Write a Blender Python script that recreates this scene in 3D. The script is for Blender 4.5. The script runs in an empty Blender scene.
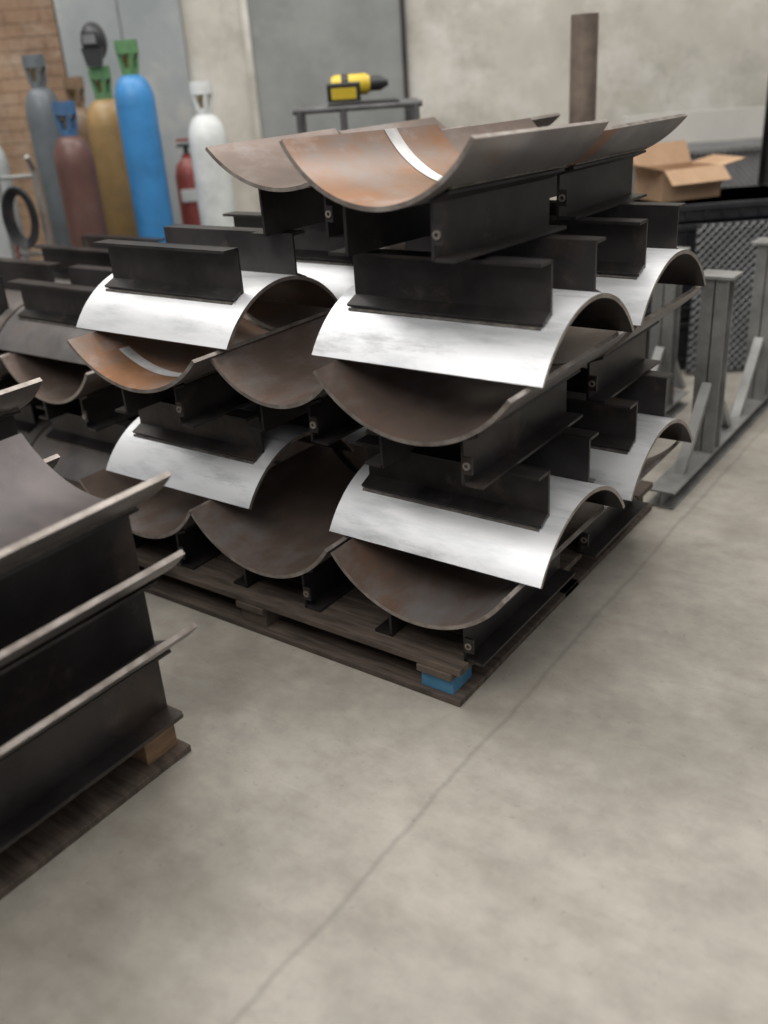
import bpy, math, random
from mathutils import Matrix, Vector
random.seed(4)
scn=bpy.context.scene
scn.view_settings.view_transform='Standard'
scn.view_settings.look='None'

# ---------------- materials ----------------
def mat(name,c1,c2=None,scale=6,rough=.6,metal=0.,stretch=(1,1,1),bump=0.,c3=None,lo=.35,hi=.65,detail=6,rough2=None,patch=None):
    m=bpy.data.materials.new(name); m.use_nodes=True
    nt=m.node_tree; n=nt.nodes; b=n['Principled BSDF']
    b.inputs['Roughness'].default_value=rough; b.inputs['Metallic'].default_value=metal
    c2=c2 or tuple(x*.8 for x in c1)
    tc=n.new('ShaderNodeTexCoord'); mp=n.new('ShaderNodeMapping'); mp.inputs['Scale'].default_value=stretch
    nz=n.new('ShaderNodeTexNoise'); nz.inputs['Scale'].default_value=scale; nz.inputs['Detail'].default_value=detail
    nz.inputs['Roughness'].default_value=.62
    cr=n.new('ShaderNodeValToRGB')
    cr.color_ramp.elements[0].position=lo; cr.color_ramp.elements[0].color=(*c1,1)
    cr.color_ramp.elements[1].position=hi; cr.color_ramp.elements[1].color=(*c2,1)
    if c3:
        e=cr.color_ramp.elements.new(min(.98,hi+.15)); e.color=(*c3,1)
    oi=n.new('ShaderNodeObjectInfo'); ad=n.new('ShaderNodeVectorMath'); ad.operation='ADD'
    sc=n.new('ShaderNodeVectorMath'); sc.operation='SCALE'; sc.inputs['Scale'].default_value=9.
    cb=n.new('ShaderNodeCombineXYZ')
    for k in range(3): nt.links.new(oi.outputs['Random'],cb.inputs[k])
    nt.links.new(cb.outputs[0],sc.inputs[0])
    nt.links.new(tc.outputs['Object'],mp.inputs[0]); nt.links.new(mp.outputs[0],ad.inputs[0]); nt.links.new(sc.outputs[0],ad.inputs[1])
    nt.links.new(ad.outputs[0],nz.inputs['Vector']); nt.links.new(nz.outputs['Fac'],cr.inputs[0])
    out=cr.outputs[0]
    for pt in ([patch] if patch and not isinstance(patch,list) else (patch or [])): # (colour, scale, lo, hi)
        n2=n.new('ShaderNodeTexNoise'); n2.inputs['Scale'].default_value=pt[1]; n2.inputs['Detail'].default_value=9; n2.inputs['Roughness'].default_value=.7
        nt.links.new(ad.outputs[0],n2.inputs['Vector'])
        mr=n.new('ShaderNodeMapRange'); mr.inputs[1].default_value=pt[2]; mr.inputs[2].default_value=pt[3]
        nt.links.new(n2.outputs['Fac'],mr.inputs[0])
        mx=n.new('ShaderNodeMixRGB'); mx.inputs[2].default_value=(*pt[0],1)
        nt.links.new(mr.outputs[0],mx.inputs[0]); nt.links.new(out,mx.inputs[1]); out=mx.outputs[0]
    nt.links.new(out,b.inputs['Base Color'])
    if bump:
        bp=n.new('ShaderNodeBump'); bp.inputs['Strength'].default_value=bump; bp.inputs['Distance'].default_value=.01
        nt.links.new(nz.outputs['Fac'],bp.inputs['Height']); nt.links.new(bp.outputs[0],b.inputs['Normal'])
    if rough2 is not None:
        mr=n.new('ShaderNodeMapRange'); mr.inputs[3].default_value=rough; mr.inputs[4].default_value=rough2
        nt.links.new(nz.outputs['Fac'],mr.inputs[0]); nt.links.new(mr.outputs[0],b.inputs['Roughness'])
    return m
M={}
M['dark']=mat('mill_scale_steel',(.016,.014,.014),(.044,.040,.040),5,.42,.3,bump=.1,patch=[((.10,.065,.045),3,.55,.8),((.09,.09,.095),6,.6,.8)])
M['brown']=mat('browned_rolled_plate',(.13,.10,.088),(.22,.16,.13),4,.36,.45,stretch=(1,.5,1),c3=(.34,.25,.20),patch=[((.28,.15,.09),2.5,.54,.74),((.24,.23,.23),4,.52,.7)])
M['orange']=mat('orange_rusted_plate',(.20,.115,.07),(.38,.18,.085),5,.38,.35,stretch=(1,.5,1),c3=(.50,.27,.13),patch=[((.26,.21,.185),3,.46,.62),((.42,.38,.36),5,.56,.72)])
M['greyp']=mat('grey_rolled_plate',(.16,.15,.15),(.28,.26,.25),4,.33,.5,stretch=(.5,1,1),patch=((.24,.15,.10),3,.52,.75))
M['purple']=mat('heat_tinted_plate',(.055,.047,.050),(.11,.095,.095),4,.42,.45,stretch=(.5,1,1),patch=((.17,.14,.12),3,.55,.8))
M['white']=mat('zinc_primed_plate',(.52,.54,.56),(.80,.81,.83),7,.32,.5,stretch=(2.2,.45,1.6),lo=.3,hi=.52,rough2=.5,patch=[((.30,.30,.31),5,.56,.76),((.90,.91,.92),2.0,.5,.66)])
M['edge']=mat('cut_steel_edge',(.2,.17,.15),(.38,.34,.31),20,.4,.5)
M['weld']=mat('weld_bead',(.07,.065,.06),(.18,.16,.14),40,.5,.5,bump=.5)
M['chalk']=mat('ground_bare_strip',(.50,.49,.48),(.88,.89,.90),9,.35,.4)
M['wood']=mat('dark_pallet_wood',(.045,.034,.027),(.12,.09,.07),6,.8,0,stretch=(1,9,1),bump=.2)
M['wood2']=mat('pallet_block_wood',(.16,.10,.06),(.27,.17,.10),10,.8,0,stretch=(1,1,6))
M['bluew']=mat('blue_painted_block',(.04,.14,.26),(.07,.22,.35),10,.7)
M['rack']=mat('grey_painted_steel',(.18,.18,.175),(.29,.29,.28),8,.45,.3)
M['black']=mat('black_plastic',(.012,.013,.016),(.03,.032,.036),8,.4)
M['card']=mat('cardboard',(.38,.24,.145),(.48,.32,.20),6,.85)
M['yellow']=mat('yellow_plastic',(.62,.45,.03),(.75,.55,.06),8,.4)
M['tube']=mat('worn_steel_tube',(.13,.10,.085),(.24,.19,.15),8,.5,.3)
M['gtube']=mat('grey_steel_tube',(.08,.08,.08),(.15,.15,.15),8,.5,.3)
M['mesh']=mat('galvanised_mesh',(.20,.20,.205),(.32,.32,.32),8,.5,.4)
M['mesh2']=mat('dark_steel_mesh',(.16,.165,.17),(.24,.245,.25),8,.5,.4)
M['meshback']=mat('stillage_liner',(.12,.125,.13),(.17,.175,.18),5,.7)
M['meshback2']=mat('dark_liner',(.03,.032,.035),(.05,.052,.055),5,.7)
M['brass']=mat('brass_valve',(.35,.25,.09),(.5,.36,.14),10,.35,.8)
def paint(n,c): 
    M[n]=mat('paint_'+n,c,tuple(x*.7 for x in c),7,.38,0.,lo=.4,hi=.75,patch=(tuple(.5*x+.06 for x in c),5,.55,.8))
for n,c in dict(cyl_blue=(.05,.25,.56),cyl_gold=(.40,.26,.11),cyl_green=(.12,.27,.12),cyl_white=(.74,.77,.76),cyl_grey=(.50,.53,.53),
    cyl_slate=(.14,.16,.175),cyl_maroon=(.13,.065,.055),cyl_red=(.30,.07,.06),cyl_navy=(.06,.15,.30),cyl_brown=(.24,.16,.10)).items(): paint(n,c)

# ---------------- mesh builder ----------------
class MB:
    def __init__(s): s.v=[];s.f=[];s.m=[];s.mats=[]
    def mi(s,k):
        if k not in s.mats: s.mats.append(k)
        return s.mats.index(k)
    def add(s,vs,fs,k):
        o=len(s.v); s.v+= [tuple(v) for v in vs]
        i=s.mi(k)
        for f in fs: s.f.append(tuple(o+a for a in f)); s.m.append(i)
    def box(s,x0,x1,y0,y1,z0,z1,k,T=None):
        vs=[Vector(p) for p in ((x0,y0,z0),(x1,y0,z0),(x1,y1,z0),(x0,y1,z0),(x0,y0,z1),(x1,y0,z1),(x1,y1,z1),(x0,y1,z1))]
        if T: vs=[T@v for v in vs]
        s.add(vs,[(0,3,2,1),(4,5,6,7),(0,1,5,4),(1,2,6,5),(2,3,7,6),(3,0,4,7)],k)
    def lathe(s,prof,k,cx=0,cy=0,n=28,T=None):
        vs=[];fs=[]
        for r,z in prof:
            for i in range(n):
                a=2*math.pi*i/n; v=Vector((cx+r*math.cos(a),cy+r*math.sin(a),z)); vs.append(T@v if T else v)
        for j in range(len(prof)-1):
            for i in range(n):
                a=j*n+i;b=j*n+(i+1)%n; fs.append((a,b,b+n,a+n))
        s.add(vs,fs,k)
    def tube(s,p,q,r,k,n=10):
        p=Vector(p);q=Vector(q);d=q-p;L=d.length
        T=Matrix.Translation(p)@d.to_track_quat('Z','Y').to_matrix().to_4x4()
        s.lathe([(0,0),(r,0),(r,L),(0,L)],k,n=n,T=T)
    def path(s,pts,r,k,n=8):
        for a,b in zip(pts,pts[1:]): s.tube(a,b,r,k,n)
    def prism(s,poly,y0,y1,k,T=None):
        n=len(poly);vs=[Vector((x,y0,z)) for x,z in poly]+[Vector((x,y1,z)) for x,z in poly]
        if T: vs=[T@v for v in vs]
        fs=[tuple(range(n)),tuple(range(2*n-1,n-1,-1))]
        for i in range(n):
            j=(i+1)%n; fs.append((i,i+n,j+n,j))
        s.add(vs,fs,k)
    def obj(s,name,loc=(0,0,0),rot=None,smooth=False,bevel=0,parent=None):
        me=bpy.data.meshes.new(name); me.from_pydata(s.v,[],s.f)
        for k in s.mats: me.materials.append(M[k])
        for p,i in zip(me.polygons,s.m): p.material_index=i
        me.update()
        import bmesh
        bm=bmesh.new();bm.from_mesh(me);bmesh.ops.recalc_face_normals(bm,faces=bm.faces);bm.to_mesh(me);bm.free()
        o=bpy.data.objects.new(name,me); scn.collection.objects.link(o)
        if rot is not None: o.matrix_world=Matrix.Translation(loc)@rot
        else: o.location=loc
        if smooth:
            for p in me.polygons: p.use_smooth=True
            md=o.modifiers.new('es','EDGE_SPLIT'); md.split_angle=math.radians(35)
        if bevel:
            b=o.modifiers.new('bev','BEVEL'); b.width=bevel; b.segments=2; b.limit_method='ANGLE'
        if parent: o.parent=parent
        return o

# ---------------- pipe saddles ----------------
def saddle(loc,axis='Y',inv=False,c=.52,s=.14,L=.66,h=.115,inner='brown',outer='greyp',edge='edge',leg=.12,fl=.055,ends=.05,strip=None,ostrip=None,tiltx=0,yaw=0,t=.011):
    mb=MB()
    R=(c*c/4+s*s)/(2*s); th=math.asin(c/2/R); N=28
    up=[];dn=[]
    for i in range(N+1):
        a=-th+2*th*i/N
        up.append((R*math.sin(a),h+R-R*math.cos(a))); dn.append(((R+t)*math.sin(a),h+R-(R+t)*math.cos(a)))
    def strip_f(P,y0,y1,k):
        vs=[(x,y0,z) for x,z in P]+[(x,y1,z) for x,z in P];n=len(P)
        mb.add(vs,[(i,i+1,i+1+n,i+n) for i in range(n-1)],k)
    n=N+1
    vs=[(x,0,z) for x,z in up]+[(x,L,z) for x,z in up]+[(x,0,z) for x,z in dn]+[(x,L,z) for x,z in dn]
    o=len(mb.v); mb.v+=vs
    def fa(f,k): mb.f.append(tuple(o+a for a in f)); mb.m.append(mb.mi(k))
    for i in range(N):
        fa((i,i+1,n+i+1,n+i),inner); fa((2*n+i,3*n+i,3*n+i+1,2*n+i+1),outer)
        fa((i,2*n+i,2*n+i+1,i+1),edge); fa((n+i,n+i+1,3*n+i+1,3*n+i),edge)
    fa((0,n,3*n,2*n),edge); fa((N,2*n+N,3*n+N,n+N),edge)
    for st,rr in ((strip,R-.0015),(ostrip,R+t+.0015)):
        if st:
            y0,y1,k,f0,f1=st; P=[]
            for i in range(N+1):
                a=-th+2*th*i/N
                if f0<=i/N<=f1: P.append((rr*math.sin(a),h+R-rr*math.cos(a)))
            strip_f(P,y0,y1,k)
    zt=lambda x:h+R-math.sqrt((R+t)**2-x*x)
    for sg in (-1,1):
        x=sg*leg; w=.004; y0=ends;y1=L-ends
        ztop=zt(leg)+.002
        mb.box(x-w,x+w,y0,y1,0,ztop,'dark')
        a,b=sorted((x,x+sg*fl)); mb.box(a,b,y0,y1,0,.008,'dark')
        T=Matrix.Translation((x,0,ztop-.004))@Matrix.Rotation(-sg*math.asin(leg/R),4,'Y')
        mb.box(0 if sg>0 else -.045,.045 if sg>0 else 0,y0,y1,-.009,-.002,'dark',T)
        # continuous fillet weld where the channel toe meets the plate
        xx=abs(x)+.043; zz=zt(xx)
        mb.tube((sg*xx,y0+.005,zz-.001),(sg*xx,y1-.005,zz-.001),.0045,'weld',8)
    x=leg; yy=ends-.010
    T=Matrix.Translation((x+.017,yy,h*.5))@Matrix.Rotation(math.pi/2,4,'X')
    mb.lathe([(.005,-.002),(.010,-.002),(.010,.002),(.005,.002),(.005,-.002)],'edge',n=16,T=T)
    mb.box(x+.004,x+.03,ends-.008,ends,h*.5-.022,h*.5+.022,'dark')
    rot=Matrix.Identity(4)
    H=h+s
    loc=Vector(loc)
    if axis=='X': rot=Matrix.Rotation(-math.pi/2,4,'Z')
    if inv:
        rot=rot@Matrix.Translation((0,0,H))@Matrix.Rotation(math.pi,4,'Y')
    if tiltx: rot=Matrix.Rotation(tiltx,4,'X')@rot
    if yaw: rot=Matrix.Rotation(yaw,4,'Z')@rot
    return mb.obj('pipe_saddle',loc,rot,smooth=True)

ZP=.115; h=.115; s=.14
z1=ZP; z2=z1+h+s; z3=z2+s+h+.0; z4=z3+h+s; z5=z4+s+h
e=.001
for r,(y,jit,L) in enumerate(((0,0,.66),(.69,.01,.54))):
    for x,c in [(-.13,.52),(-.68,.52),(-1.21,.52)]: saddle((x+jit,y,z1+e),c=c,L=L)
    for x,c,dy,m,ss in [(-.12,.54,0,'brown',.14),(-.61,.42,.06,'brown',.11),(-1.09,.54,-.01,'orange',.118)]:
        saddle((x+jit,y+dy,z3+3*e),c=c,s=ss,inner=m,leg=.12 if c>.45 else .09,L=L-(.06 if c<.45 else 0),strip=(.13,.17,'chalk',.12,.62) if (m=='orange' and r==0) else None)
for r,yc in enumerate((.35,.92)):
    for zz,k in ((z2,2),(z4,4)):
        for x0 in (-.47,-1.44):
            saddle((x0,yc,zz+k*e-(.02 if x0<-1 and k==4 else 0)),axis='X',inv=True,c=.51,outer='white',inner='dark')
saddle((-.180,0,z5+.022),inner='orange',tiltx=-.03,h=.12,c=.495,strip=(.40,.455,'chalk',.0,.80),outer='greyp')
saddle((-.215,.69,z5+.006),inner='brown',tiltx=-.016,L=.62,s=.12,outer='greyp',ostrip=(.0,.09,'orange',.5,1))
saddle((-.75,.34,z5-.014),inner='brown',h=.145,s=.11,L=.6)
saddle((-.75,.96,z5-.014),inner='brown',h=.145,s=.10,L=.6)

def pallet(name,x0,x1,y0,y1,H=.115,blocks='wood',special=None):
    mb=MB(); 
    for yy in (y0,(y0+y1)/2-.05,y1-.1): mb.box(x0,x1,yy,yy+.1,.001,.02,'wood')
    for i in range(3):
        for j in range(3):
            bx=x0+.03+(x1-x0-.16)*i/2; by=y0+.015+(y1-y0-.13)*j/2
            k=blocks
            if special and (i,j) in special: k='bluew'
            mb.box(bx,bx+.1,by,by+.1,.02,H-.042,k)
    for i in range(3):
        bx=x0+.03+(x1-x0-.16)*i/2; mb.box(bx-.005,bx+.105,y0,y1,H-.042,H-.021,'wood')
    for bx in (x0,x1-.1): mb.box(bx,bx+.1,y0+.1,y1-.1,.001,.02,'wood')
    n=9; w=(y1-y0)/n
    for i in range(n): mb.box(x0,x1,y0+i*w+.006,y0+(i+1)*w-.006,H-.021,H,'wood')
    return mb.obj(name,bevel=.002)
pallet('wooden_pallet',-1.5,0,0,1.38,special=((2,0),(0,0)))

# left foreground stack
pallet('wooden_pallet',-1.75,-.5,-1.95,-.5,H=.13,blocks='wood2')
for k in range(3):
    z=.131+.19*k
    for y0 in (-1.17,-1.85):
        saddle((-.66,y0,z),c=.52,s=.12,h=.17,inner='purple',ends=.02,fl=.06,L=.67,t=.013)
        saddle((-1.36,y0+.2,z+.03*k),c=.52,s=.12,h=.17,inner='purple',ends=.02,fl=.06,L=.67,t=.013)

# far-left second pallet stack (inverted row, upright row, inverted row)
pallet('wooden_pallet',-3.25,-1.68,.25,1.65)
for x0 in (-2.35,-3.03):
    for yc in (.60,1.20):
        saddle((x0,yc,.117),axis='X',inv=True,c=.51,outer='greyp',inner='dark')
        saddle((x0,yc,.631),axis='X',inv=True,c=.51,outer='greyp',inner='dark')
for y in (.28,.95):
    for x in (-1.97,-2.51,-3.03): saddle((x,y,.374),inner='brown',c=.51)

# ---------------- background local frame (u right, w away) ----------------
F=Vector((-.6032,.7976,0)); U=Vector((.7976,.6032,0)); C0=Vector((1.083,-1.705,0))
def P(u,w,z=0): return C0+U*u+F*w+Vector((0,0,z))
ROT=Matrix(((U.x,F.x,0,0),(U.y,F.y,0,0),(0,0,1,0),(0,0,0,1)))
def bobj(mb,name,u,w,**k): return mb.obj(name,P(u,w),ROT,**k)

M['wall']=mat('plaster_wall',(.43,.405,.355),(.56,.535,.48),1.8,.9,0,c3=(.64,.61,.56),bump=.3,detail=10,patch=[((.34,.32,.285),3.0,.50,.75),((.66,.64,.60),1.2,.50,.66),((.27,.25,.22),7,.62,.8)])
def floor_mat():
    m=bpy.data.materials.new('concrete_floor');m.use_nodes=True;nt=m.node_tree;n=nt.nodes;b=n['Principled BSDF']
    tc=n.new('ShaderNodeTexCoord')
    def noise(sc,det,rg=.6,st=None,rz=.9):
        z=n.new('ShaderNodeTexNoise');z.inputs['Scale'].default_value=sc;z.inputs['Detail'].default_value=det;z.inputs['Roughness'].default_value=rg
        src=tc.outputs['Object']
        if st:
            mp=n.new('ShaderNodeMapping');mp.inputs['Scale'].default_value=st;mp.inputs['Rotation'].default_value=(0,0,rz);nt.links.new(src,mp.inputs[0]);src=mp.outputs[0]
        nt.links.new(src,z.inputs['Vector']);return z
    a=noise(1.1,8,.62);bz=noise(11,9,.7);c_=noise(3,8,.65,(1,2.5,1));sc_=noise(2.0,6,.6,(1,14,1),-.5);spk=noise(38,4,.6)
    def ramp(src,p0,p1,c0,c1):
        cr=n.new('ShaderNodeValToRGB');cr.color_ramp.elements[0].position=p0;cr.color_ramp.elements[1].position=p1
        cr.color_ramp.elements[0].color=(*c0,1);cr.color_ramp.elements[1].color=(*c1,1);nt.links.new(src,cr.inputs[0]);return cr.outputs[0]
    def mul(x,y):
        mx=n.new('ShaderNodeMixRGB');mx.blend_type='MULTIPLY';mx.inputs[0].default_value=1
        nt.links.new(x,mx.inputs[1]);nt.links.new(y,mx.inputs[2]);return mx.outputs[0]
    col=ramp(a.outputs['Fac'],.35,.64,(.30,.277,.242),(.47,.436,.384))
    col=mul(col,ramp(bz.outputs['Fac'],.35,.6,(.84,.835,.83),(1,1,1)))
    col=mul(col,ramp(c_.outputs['Fac'],.35,.65,(.84,.83,.815),(1.04,1.04,1.04)))
    col=mul(col,ramp(sc_.outputs['Fac'],.64,.72,(1,1,1),(1.09,1.09,1.09)))
    col=mul(col,ramp(spk.outputs['Fac'],.28,.36,(.80,.79,.78),(1,1,1)))
    sx=n.new('ShaderNodeSeparateXYZ');nt.links.new(tc.outputs['Object'],sx.inputs[0])
    wn=noise(2.2,5,.6)
    def math_(op,a,bv):
        q=n.new('ShaderNodeMath');q.operation=op
        for i,v in enumerate((a,bv)):
            if v is None: continue
            if isinstance(v,(int,float)): q.inputs[i].default_value=v
            else: nt.links.new(v,q.inputs[i])
        return q.outputs[0]
    off=math_('MULTIPLY',math_('SUBTRACT',wn.outputs['Fac'],.5),.05)
    dx=math_('ABSOLUTE',math_('ADD',math_('SUBTRACT',sx.outputs[0],.125),off),None)
    mr=n.new('ShaderNodeMapRange');mr.inputs[1].default_value=.0;mr.inputs[2].default_value=.011;mr.inputs[3].default_value=.78;mr.inputs[4].default_value=1.
    nt.links.new(dx,mr.inputs[0])
    col=mul(col,mr.outputs[0])
    nt.links.new(col,b.inputs['Base Color'])
    rr=n.new('ShaderNodeMapRange');rr.inputs[3].default_value=.38;rr.inputs[4].default_value=.65;nt.links.new(a.outputs['Fac'],rr.inputs[0]);nt.links.new(rr.outputs[0],b.inputs['Roughness'])
    bp=n.new('ShaderNodeBump');bp.inputs['Strength'].default_value=.12;bp.inputs['Distance'].default_value=.004
    nt.links.new(bz.outputs['Fac'],bp.inputs['Height']);nt.links.new(bp.outputs[0],b.inputs['Normal'])
    return m
M['floor']=floor_mat()
mb=MB();mb.add([(-14,-8,0),(10,-8,0),(10,14,0),(-14,14,0)],[(0,1,2,3)],'floor');mb.obj('floor')
mb=MB();mb.box(-9,9,0,.2,0,5,'wall');bobj(mb,'wall_back',0,6.8)
M['door']=mat('grey_painted_door',(.20,.21,.205),(.26,.27,.265),3,.6,patch=((.33,.33,.32),2,.55,.8))
M['bpanel']=mat('blue_grey_panel',(.24,.265,.275),(.33,.35,.355),2,.7,patch=((.44,.42,.38),2,.55,.8))
M['opanel']=mat('brown_brick_panel',(.20,.125,.08),(.32,.215,.14),3,.85,patch=((.42,.34,.27),4,.5,.75),bump=.4)
mb=MB();mb.box(-.64,.33,-.03,-.005,0,2.6,'door');mb.box(-.68,-.64,-.05,-.005,0,2.65,'wall');mb.box(.33,.36,-.045,-.005,0,2.65,'dark')
mb.box(.18,.22,-.09,-.03,1.02,1.05,'rack');mb.box(.2,.29,-.09,-.07,1.02,1.05,'rack')
bobj(mb,'door_1',0,6.8)
mb=MB();mb.box(-1.85,-1.07,-.05,-.005,0,3.2,'bpanel');mb.box(-1.46,-1.455,-.053,-.05,0,3.2,'dark');bobj(mb,'trim_1',0,6.8)
mb=MB()
z=0;r=0
while z<3.2:
    x=-3.4-(.11 if r%2 else 0)
    while x<-1.86:
        mb.box(max(x,-3.4),min(x+.216,-1.86),-.05-random.random()*.003,-.005,z,z+.072,'opanel'); x+=.222
    z+=.078;r+=1
mb.box(-3.4,-1.86,-.047,-.004,0,3.2,'opanel')
bobj(mb,'trim_2',0,6.8)

# gas cylinders
def bottle(u,w,top,body,neck,r=.11,shoulder=None,name='gas_cylinder'):
    mb=MB(); H=top-.17; shoulder=shoulder or body
    mb.lathe([(0,.001),(r*.9,.001),(r,.03),(r,H-.14)],body,n=32)
    pr=[]
    for i in range(9):
        a=i/8*math.pi/2; pr.append((r*math.cos(a)*.72+r*.28 if i<8 else r*.3,H-.14+.14*math.sin(a)))
    mb.lathe(pr,shoulder,n=32)
    mb.lathe([(r*.42,H-.012),(r*.42,H+.03),(0,H+.03)],neck,n=20)
    mb.lathe([(.016,H+.03),(.016,H+.1),(.022,H+.1),(.022,H+.13),(0,H+.13)],'brass',n=14)
    mb.tube((-.045,0,H+.075),(.03,0,H+.075),.012,'brass')
    for a in range(4):
        an=a*1.57+.5; cx,cy=math.cos(an),math.sin(an)
        mb.tube((.035*cx,.035*cy,H+.02),(.05*cx,.05*cy,H+.14),.014,neck,8)
    mb.lathe([(.040,H+.10),(.060,H+.10),(.060,H+.165),(.040,H+.165),(.040,H+.10)],neck,n=24)
    return bobj(mb,name,u,w,smooth=True)
bottle(-2.07,5.6,1.5,'cyl_grey','cyl_grey')
bottle(-1.76,5.80,1.74,'cyl_slate','cyl_slate',r=.10)
bottle(-1.66,6.15,1.62,'cyl_brown','cyl_brown',r=.10)
bottle(-1.53,5.40,1.50,'cyl_maroon','cyl_navy',r=.105)
bottle(-1.41,5.80,1.66,'cyl_gold','cyl_green',r=.118)
bottle(-1.185,5.55,1.77,'cyl_blue','cyl_green',r=.106)
bottle(-.83,5.6,1.55,'cyl_white','cyl_white',r=.105)
mb=MB();mb.lathe([(0,.3),(.075,.3),(.085,.33),(.085,1.04),(.07,1.10),(.03,1.14),(.03,1.16),(0,1.16)],'cyl_red',n=24)
mb.lathe([(.015,1.16),(.015,1.21),(0,1.21)],'black',n=12);mb.box(-.05,.06,-.012,.012,1.2,1.215,'black');mb.box(-.05,.05,-.012,.012,1.23,1.245,'cyl_red')
mb.lathe([(0,.001),(.09,.001),(.09,.3),(0,.3)],'dark',n=24)
mb.path([(.03,0,1.2),(.08,0,1.17),(.10,0,1.08),(.10,0,.85)],.009,'black')
mb.box(-.05,.05,-.09,-.08,.90,.97,'cyl_white')
bobj(mb,'fire_extinguisher',-1.02,5.95,smooth=True)
# welding helmet set down on top of the gold cylinder
mb=MB()
T=Matrix.Diagonal((.66,.8,.95,1))
pr=[(.105*math.cos(a),.105*math.sin(a)) for a in [math.radians(x) for x in range(-60,91,10)]]
mb.lathe([(max(r,.0001),z) for r,z in pr],'black',n=28,T=T)
mb.box(-.042,.042,-.10,-.07,-.02,.045,'black');mb.box(-.034,.034,-.104,-.099,-.01,.035,'meshback')
mb.prism([(-.04,-.12),(.04,-.12),(.058,-.03),(-.058,-.03)],-.09,-.055,'black')
mb.obj('welding_helmet',P(-1.41,5.80,1.776),ROT,smooth=True)
# cylinder trolley with hoses
mb=MB()
for x in (-.10,.10): mb.path([(x,0,.12),(x,0,1.18),(x,-.06,1.25)],.014,'rack')
for zz in (.3,.75,1.15): mb.tube((-.10,0,zz),(.10,0,zz),.011,'rack')
mb.box(-.12,.12,-.16,0,.10,.115,'rack')
for x in (-.14,.14):
    T=Matrix.Translation((x,0,.12))@Matrix.Rotation(math.pi/2,4,'Y'); mb.lathe([(0,-.015),(.115,-.015),(.115,.015),(0,.015)],'black',n=24,T=T)
for q in range(4):
    pts=[((.05+.012*q)*math.cos(a),-.03-.012*q,.95+(.12+.012*q)*math.sin(a)) for a in [i*.3 for i in range(22)]]
    mb.path(pts,.009,'black',6)
mb.path([(-.05,-.03,1.0),(-.07,-.03,.7),(.0,-.05,.45),(.09,-.05,.3)],.009,'cyl_red',6)
bobj(mb,'cylinder_trolley',-1.82,5.28,smooth=True)

# steel tube
mb=MB();mb.lathe([(.050,.001),(.059,.001),(.059,1.70),(.050,1.70),(.050,.001)],'tube',n=32);bobj(mb,'steel_tube',1.01,4.5,smooth=True)

# tubular trestle with drill
mb=MB();zt=1.385;a=.016
for x in (-.28,-.07,.28):
    for y in (0,.3):
        mb.tube((x,y,0.001),(x,y,zt),a,'gtube')
for y in (0,.3): mb.tube((-.31,y,zt),(.31,y,zt),a,'gtube'); mb.tube((-.28,y,.3),(.28,y,.3),a,'gtube')
for x in (-.28,.28): mb.tube((x,0,zt),(x,.3,zt),a,'gtube')
mb.box(-.14,.2,-.01,.31,zt+.014,zt+.02,'dark')
bobj(mb,'steel_trestle',.01,4.85,smooth=True)
# drill lying on its side
mb=MB();zb=zt+.034
RX=Matrix.Translation((0,0,zb+.05))@Matrix.Rotation(math.radians(12),4,'X')@Matrix.Translation((0,0,.006))
T=RX@Matrix.Translation((-.13,.03,0))@Matrix.Rotation(math.pi/2,4,'Y')
mb.lathe([(0,0),(.038,0),(.048,.02),(.048,.17),(.036,.19),(0,.19)],'yellow',n=20,T=T)
mb.lathe([(.0485,.05),(.0505,.05),(.0505,.085),(.0485,.085)],'black',n=20,T=T)
T=RX@Matrix.Translation((.06,.03,0))@Matrix.Rotation(math.pi/2,4,'Y')
mb.lathe([(.034,0),(.034,.05),(.014,.09),(0,.09)],'black',n=18,T=T)
mb.prism([(-.10,-.02),(-.04,-.02),(-.04,.02),(-.10,.02)],-.11,0,'yellow',RX)
mb.prism([(-.045,-.018),(-.03,-.018),(-.03,.018),(-.045,.018)],-.10,0,'black',RX)
mb.box(-.15,.01,-.13,-.09,-.036,.040,'black',RX); mb.box(-.13,-.01,-.134,-.10,-.025,.025,'yellow',RX)
bobj(mb,'cordless_drill',.02,5.03,smooth=True)

# crates + cardboard box
mb=MB()
for i,(z0,z1c) in enumerate(((0.0,.26),(.27,.53),(.54,.75),(.76,.845))):
    mb.box(0,.8,0,.5,z0+.002,z1c,'black'); mb.box(-.015,.815,-.015,.515,z1c-.03,z1c,'black'); mb.box(-.012,.812,-.012,.512,z0+.05,z0+.065,'black')
    for k in range(9): mb.box(.03+k*.09,.045+k*.09,-.01,0,z0+.02,z1c-.02,'black')
bobj(mb,'plastic_crate',1.38,4.75,bevel=.004)
mb=MB();b=.004;Lx,Ly,Hh=.34,.26,.15
mb.box(0,Lx,0,b,0,Hh,'card');mb.box(0,Lx,Ly-b,Ly,0,Hh,'card');mb.box(0,b,0,Ly,0,Hh,'card');mb.box(Lx-b,Lx,0,Ly,0,Hh,'card');mb.box(0,Lx,0,Ly,0,b,'card')
mb.box(0,Lx,0,b,0,.10,'card',Matrix.Translation((0,0,Hh))@Matrix.Rotation(math.radians(130),4,'X'))
mb.box(0,Lx,0,b,0,.12,'card',Matrix.Translation((0,Ly,Hh))@Matrix.Rotation(math.radians(-30),4,'X'))
mb.box(0,b,0,Ly,0,.13,'card',Matrix.Translation((0,0,Hh))@Matrix.Rotation(math.radians(-75),4,'Y'))
mb.box(0,b,0,Ly,0,.14,'card',Matrix.Translation((Lx,0,Hh))@Matrix.Rotation(math.radians(80),4,'Y'))
mb.obj('cardboard_box',P(1.50,4.84,.847),ROT@Matrix.Rotation(.3,4,'Z'))

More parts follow.
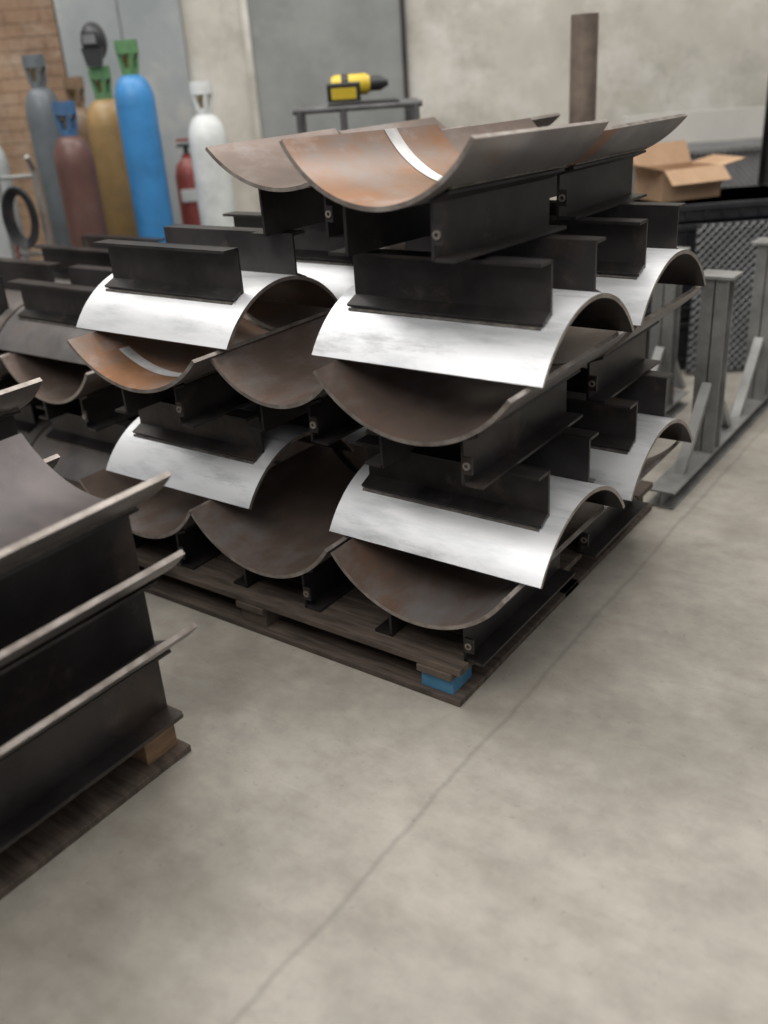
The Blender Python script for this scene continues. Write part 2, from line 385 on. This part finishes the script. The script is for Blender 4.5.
def lattice(mb,x0,x1,z0,z1,y,st,r,k):
    W_=x1-x0;H_=z1-z0
    i=-H_
    while i<W_:
        for sg in (0,1):
            a=max(0,i);b_=min(W_,i+H_)
            if b_-a>.01:
                p=(x0+a,z0+(a-i));q=(x0+b_,z0+(b_-i))
                if sg: p=(p[0],z1-(p[1]-z0));q=(q[0],z1-(q[1]-z0))
                mb.tube((p[0],y,p[1]),(q[0],y,q[1]),r,k,4)
        i+=st
mb=MB();lattice(mb,0,1.4,.05,1.0,-.0,.035,.0045,'mesh')
for x in (0,1.4):
    for y in (0,.8): mb.box(x-.02,x+.02,y-.02,y+.02,.001,1.02,'rack')
for y in (0,.8): mb.box(-.02,1.42,y-.02,y+.02,.98,1.0,'rack');mb.box(-.02,1.42,y-.02,y+.02,.05,.09,'rack')
mb.box(0,1.4,.03,.77,.05,.97,'meshback')
bobj(mb,'mesh_stillage',1.75,5.75)
M['board']=mat('white_board',(.52,.50,.465),(.60,.58,.54),3,.8)
mb=MB();mb.box(0,1.5,0,.03,0,.17,'board');mb.obj('white_board',P(1.6,6.0,1.022),ROT)
mb=MB();mb.box(0,.1,0,.008,.001,1.55,'dark');mb.box(0,.1,.092,.1,.001,1.55,'dark');mb.box(.046,.054,.008,.092,.001,1.55,'dark');bobj(mb,'steel_column',2.22,5.35)
# upright expanded-metal sheet in front of the crates
mb=MB();lattice(mb,0,.62,.02,.76,0,.040,.005,'mesh2')
mb.box(0,.62,.01,.02,.01,.76,'meshback2')
bobj(mb,'mesh_panel',1.62,4.64)

# steel rack frames on right (I-section posts on floor rail)
def ipost(mb,x,y,z0,z1,w=.10,d=.085,k='rack'):
    mb.box(x-w/2,x+w/2,y-d/2,y-d/2+.008,z0,z1,k);mb.box(x-w/2,x+w/2,y+d/2-.008,y+d/2,z0,z1,k);mb.box(x-.004,x+.004,y-d/2,y+d/2,z0,z1,k)
def frame(x,ys,y0,y1,name='steel_frame',zt=.76):
    mb=MB()
    mb.box(x-.05,x+.05,y0,y1,.06,.068,'rack');mb.box(x-.05,x+.05,y0,y1,.001,.009,'rack');mb.box(x-.004,x+.004,y0,y1,.009,.06,'rack')
    for y in ys:
        ipost(mb,x,y,.068,zt);mb.box(x-.07,x+.07,y-.06,y+.06,zt,zt+.012,'rack')
        for sg in (1,-1):
            T=Matrix.Translation((x,y+sg*.042,.068))@Matrix.Rotation(sg*math.pi/2,4,'Z')
            mb.prism([(.0,.25),(0,.29),(.26,.0),(.22,0)],-.02,.02,'rack',T)
    return mb.obj(name,bevel=.0015)
frame(.02,(1.89,2.6),1.41,2.9)
frame(-.32,(1.80,2.30),1.45,2.55)

# ---------------- camera & light ----------------
cam=bpy.data.cameras.new('camera');co=bpy.data.objects.new('camera',cam);scn.collection.objects.link(co);scn.camera=co
cam.sensor_fit='VERTICAL';cam.sensor_height=36;cam.sensor_width=27;cam.lens=933/1024*36
co.matrix_world=Matrix(((.8139,-.202,.5447,1.083),(.5775,.3845,-.7202,-1.705),(-.0639,.9008,.4296,1.55),(0,0,0,1)))
cam.dof.use_dof=True;cam.dof.focus_distance=2.6;cam.dof.aperture_fstop=1.3
w=bpy.data.worlds.new('world');scn.world=w;w.use_nodes=True
w.node_tree.nodes['Background'].inputs[0].default_value=(.98,.98,1,1);w.node_tree.nodes['Background'].inputs[1].default_value=.25
def area(name,loc,tgt,sx,sy,e,col=(1,1,1)):
    l=bpy.data.lights.new(name,'AREA');l.shape='RECTANGLE';l.size=sx;l.size_y=sy;l.energy=e;l.color=col
    o=bpy.data.objects.new(name,l);scn.collection.objects.link(o);o.location=loc
    o.rotation_euler=(Vector(tgt)-Vector(loc)).to_track_quat('-Z','Y').to_euler();return o
area('skylight_lamp',(-.2,-3.2,5.0),(.2,.2,.2),5,2.5,190,(1,.975,.93))
area('skylight_lamp',(-1.6,1.6,5),(0,0,0),3,3,95,(1,.97,.92))
area('skylight_lamp',(3.4,-.6,5),(1.2,-.6,0),2.5,4,60,(1,.965,.91))
area('skylight_lamp',(-4,0.5,5.2),(-3,3.5,.8),4,3,125,(1,.97,.93))
area('skylight_lamp',(.4,3.2,5.2),(.8,3.4,0),5,1.5,125,(1,.97,.93))
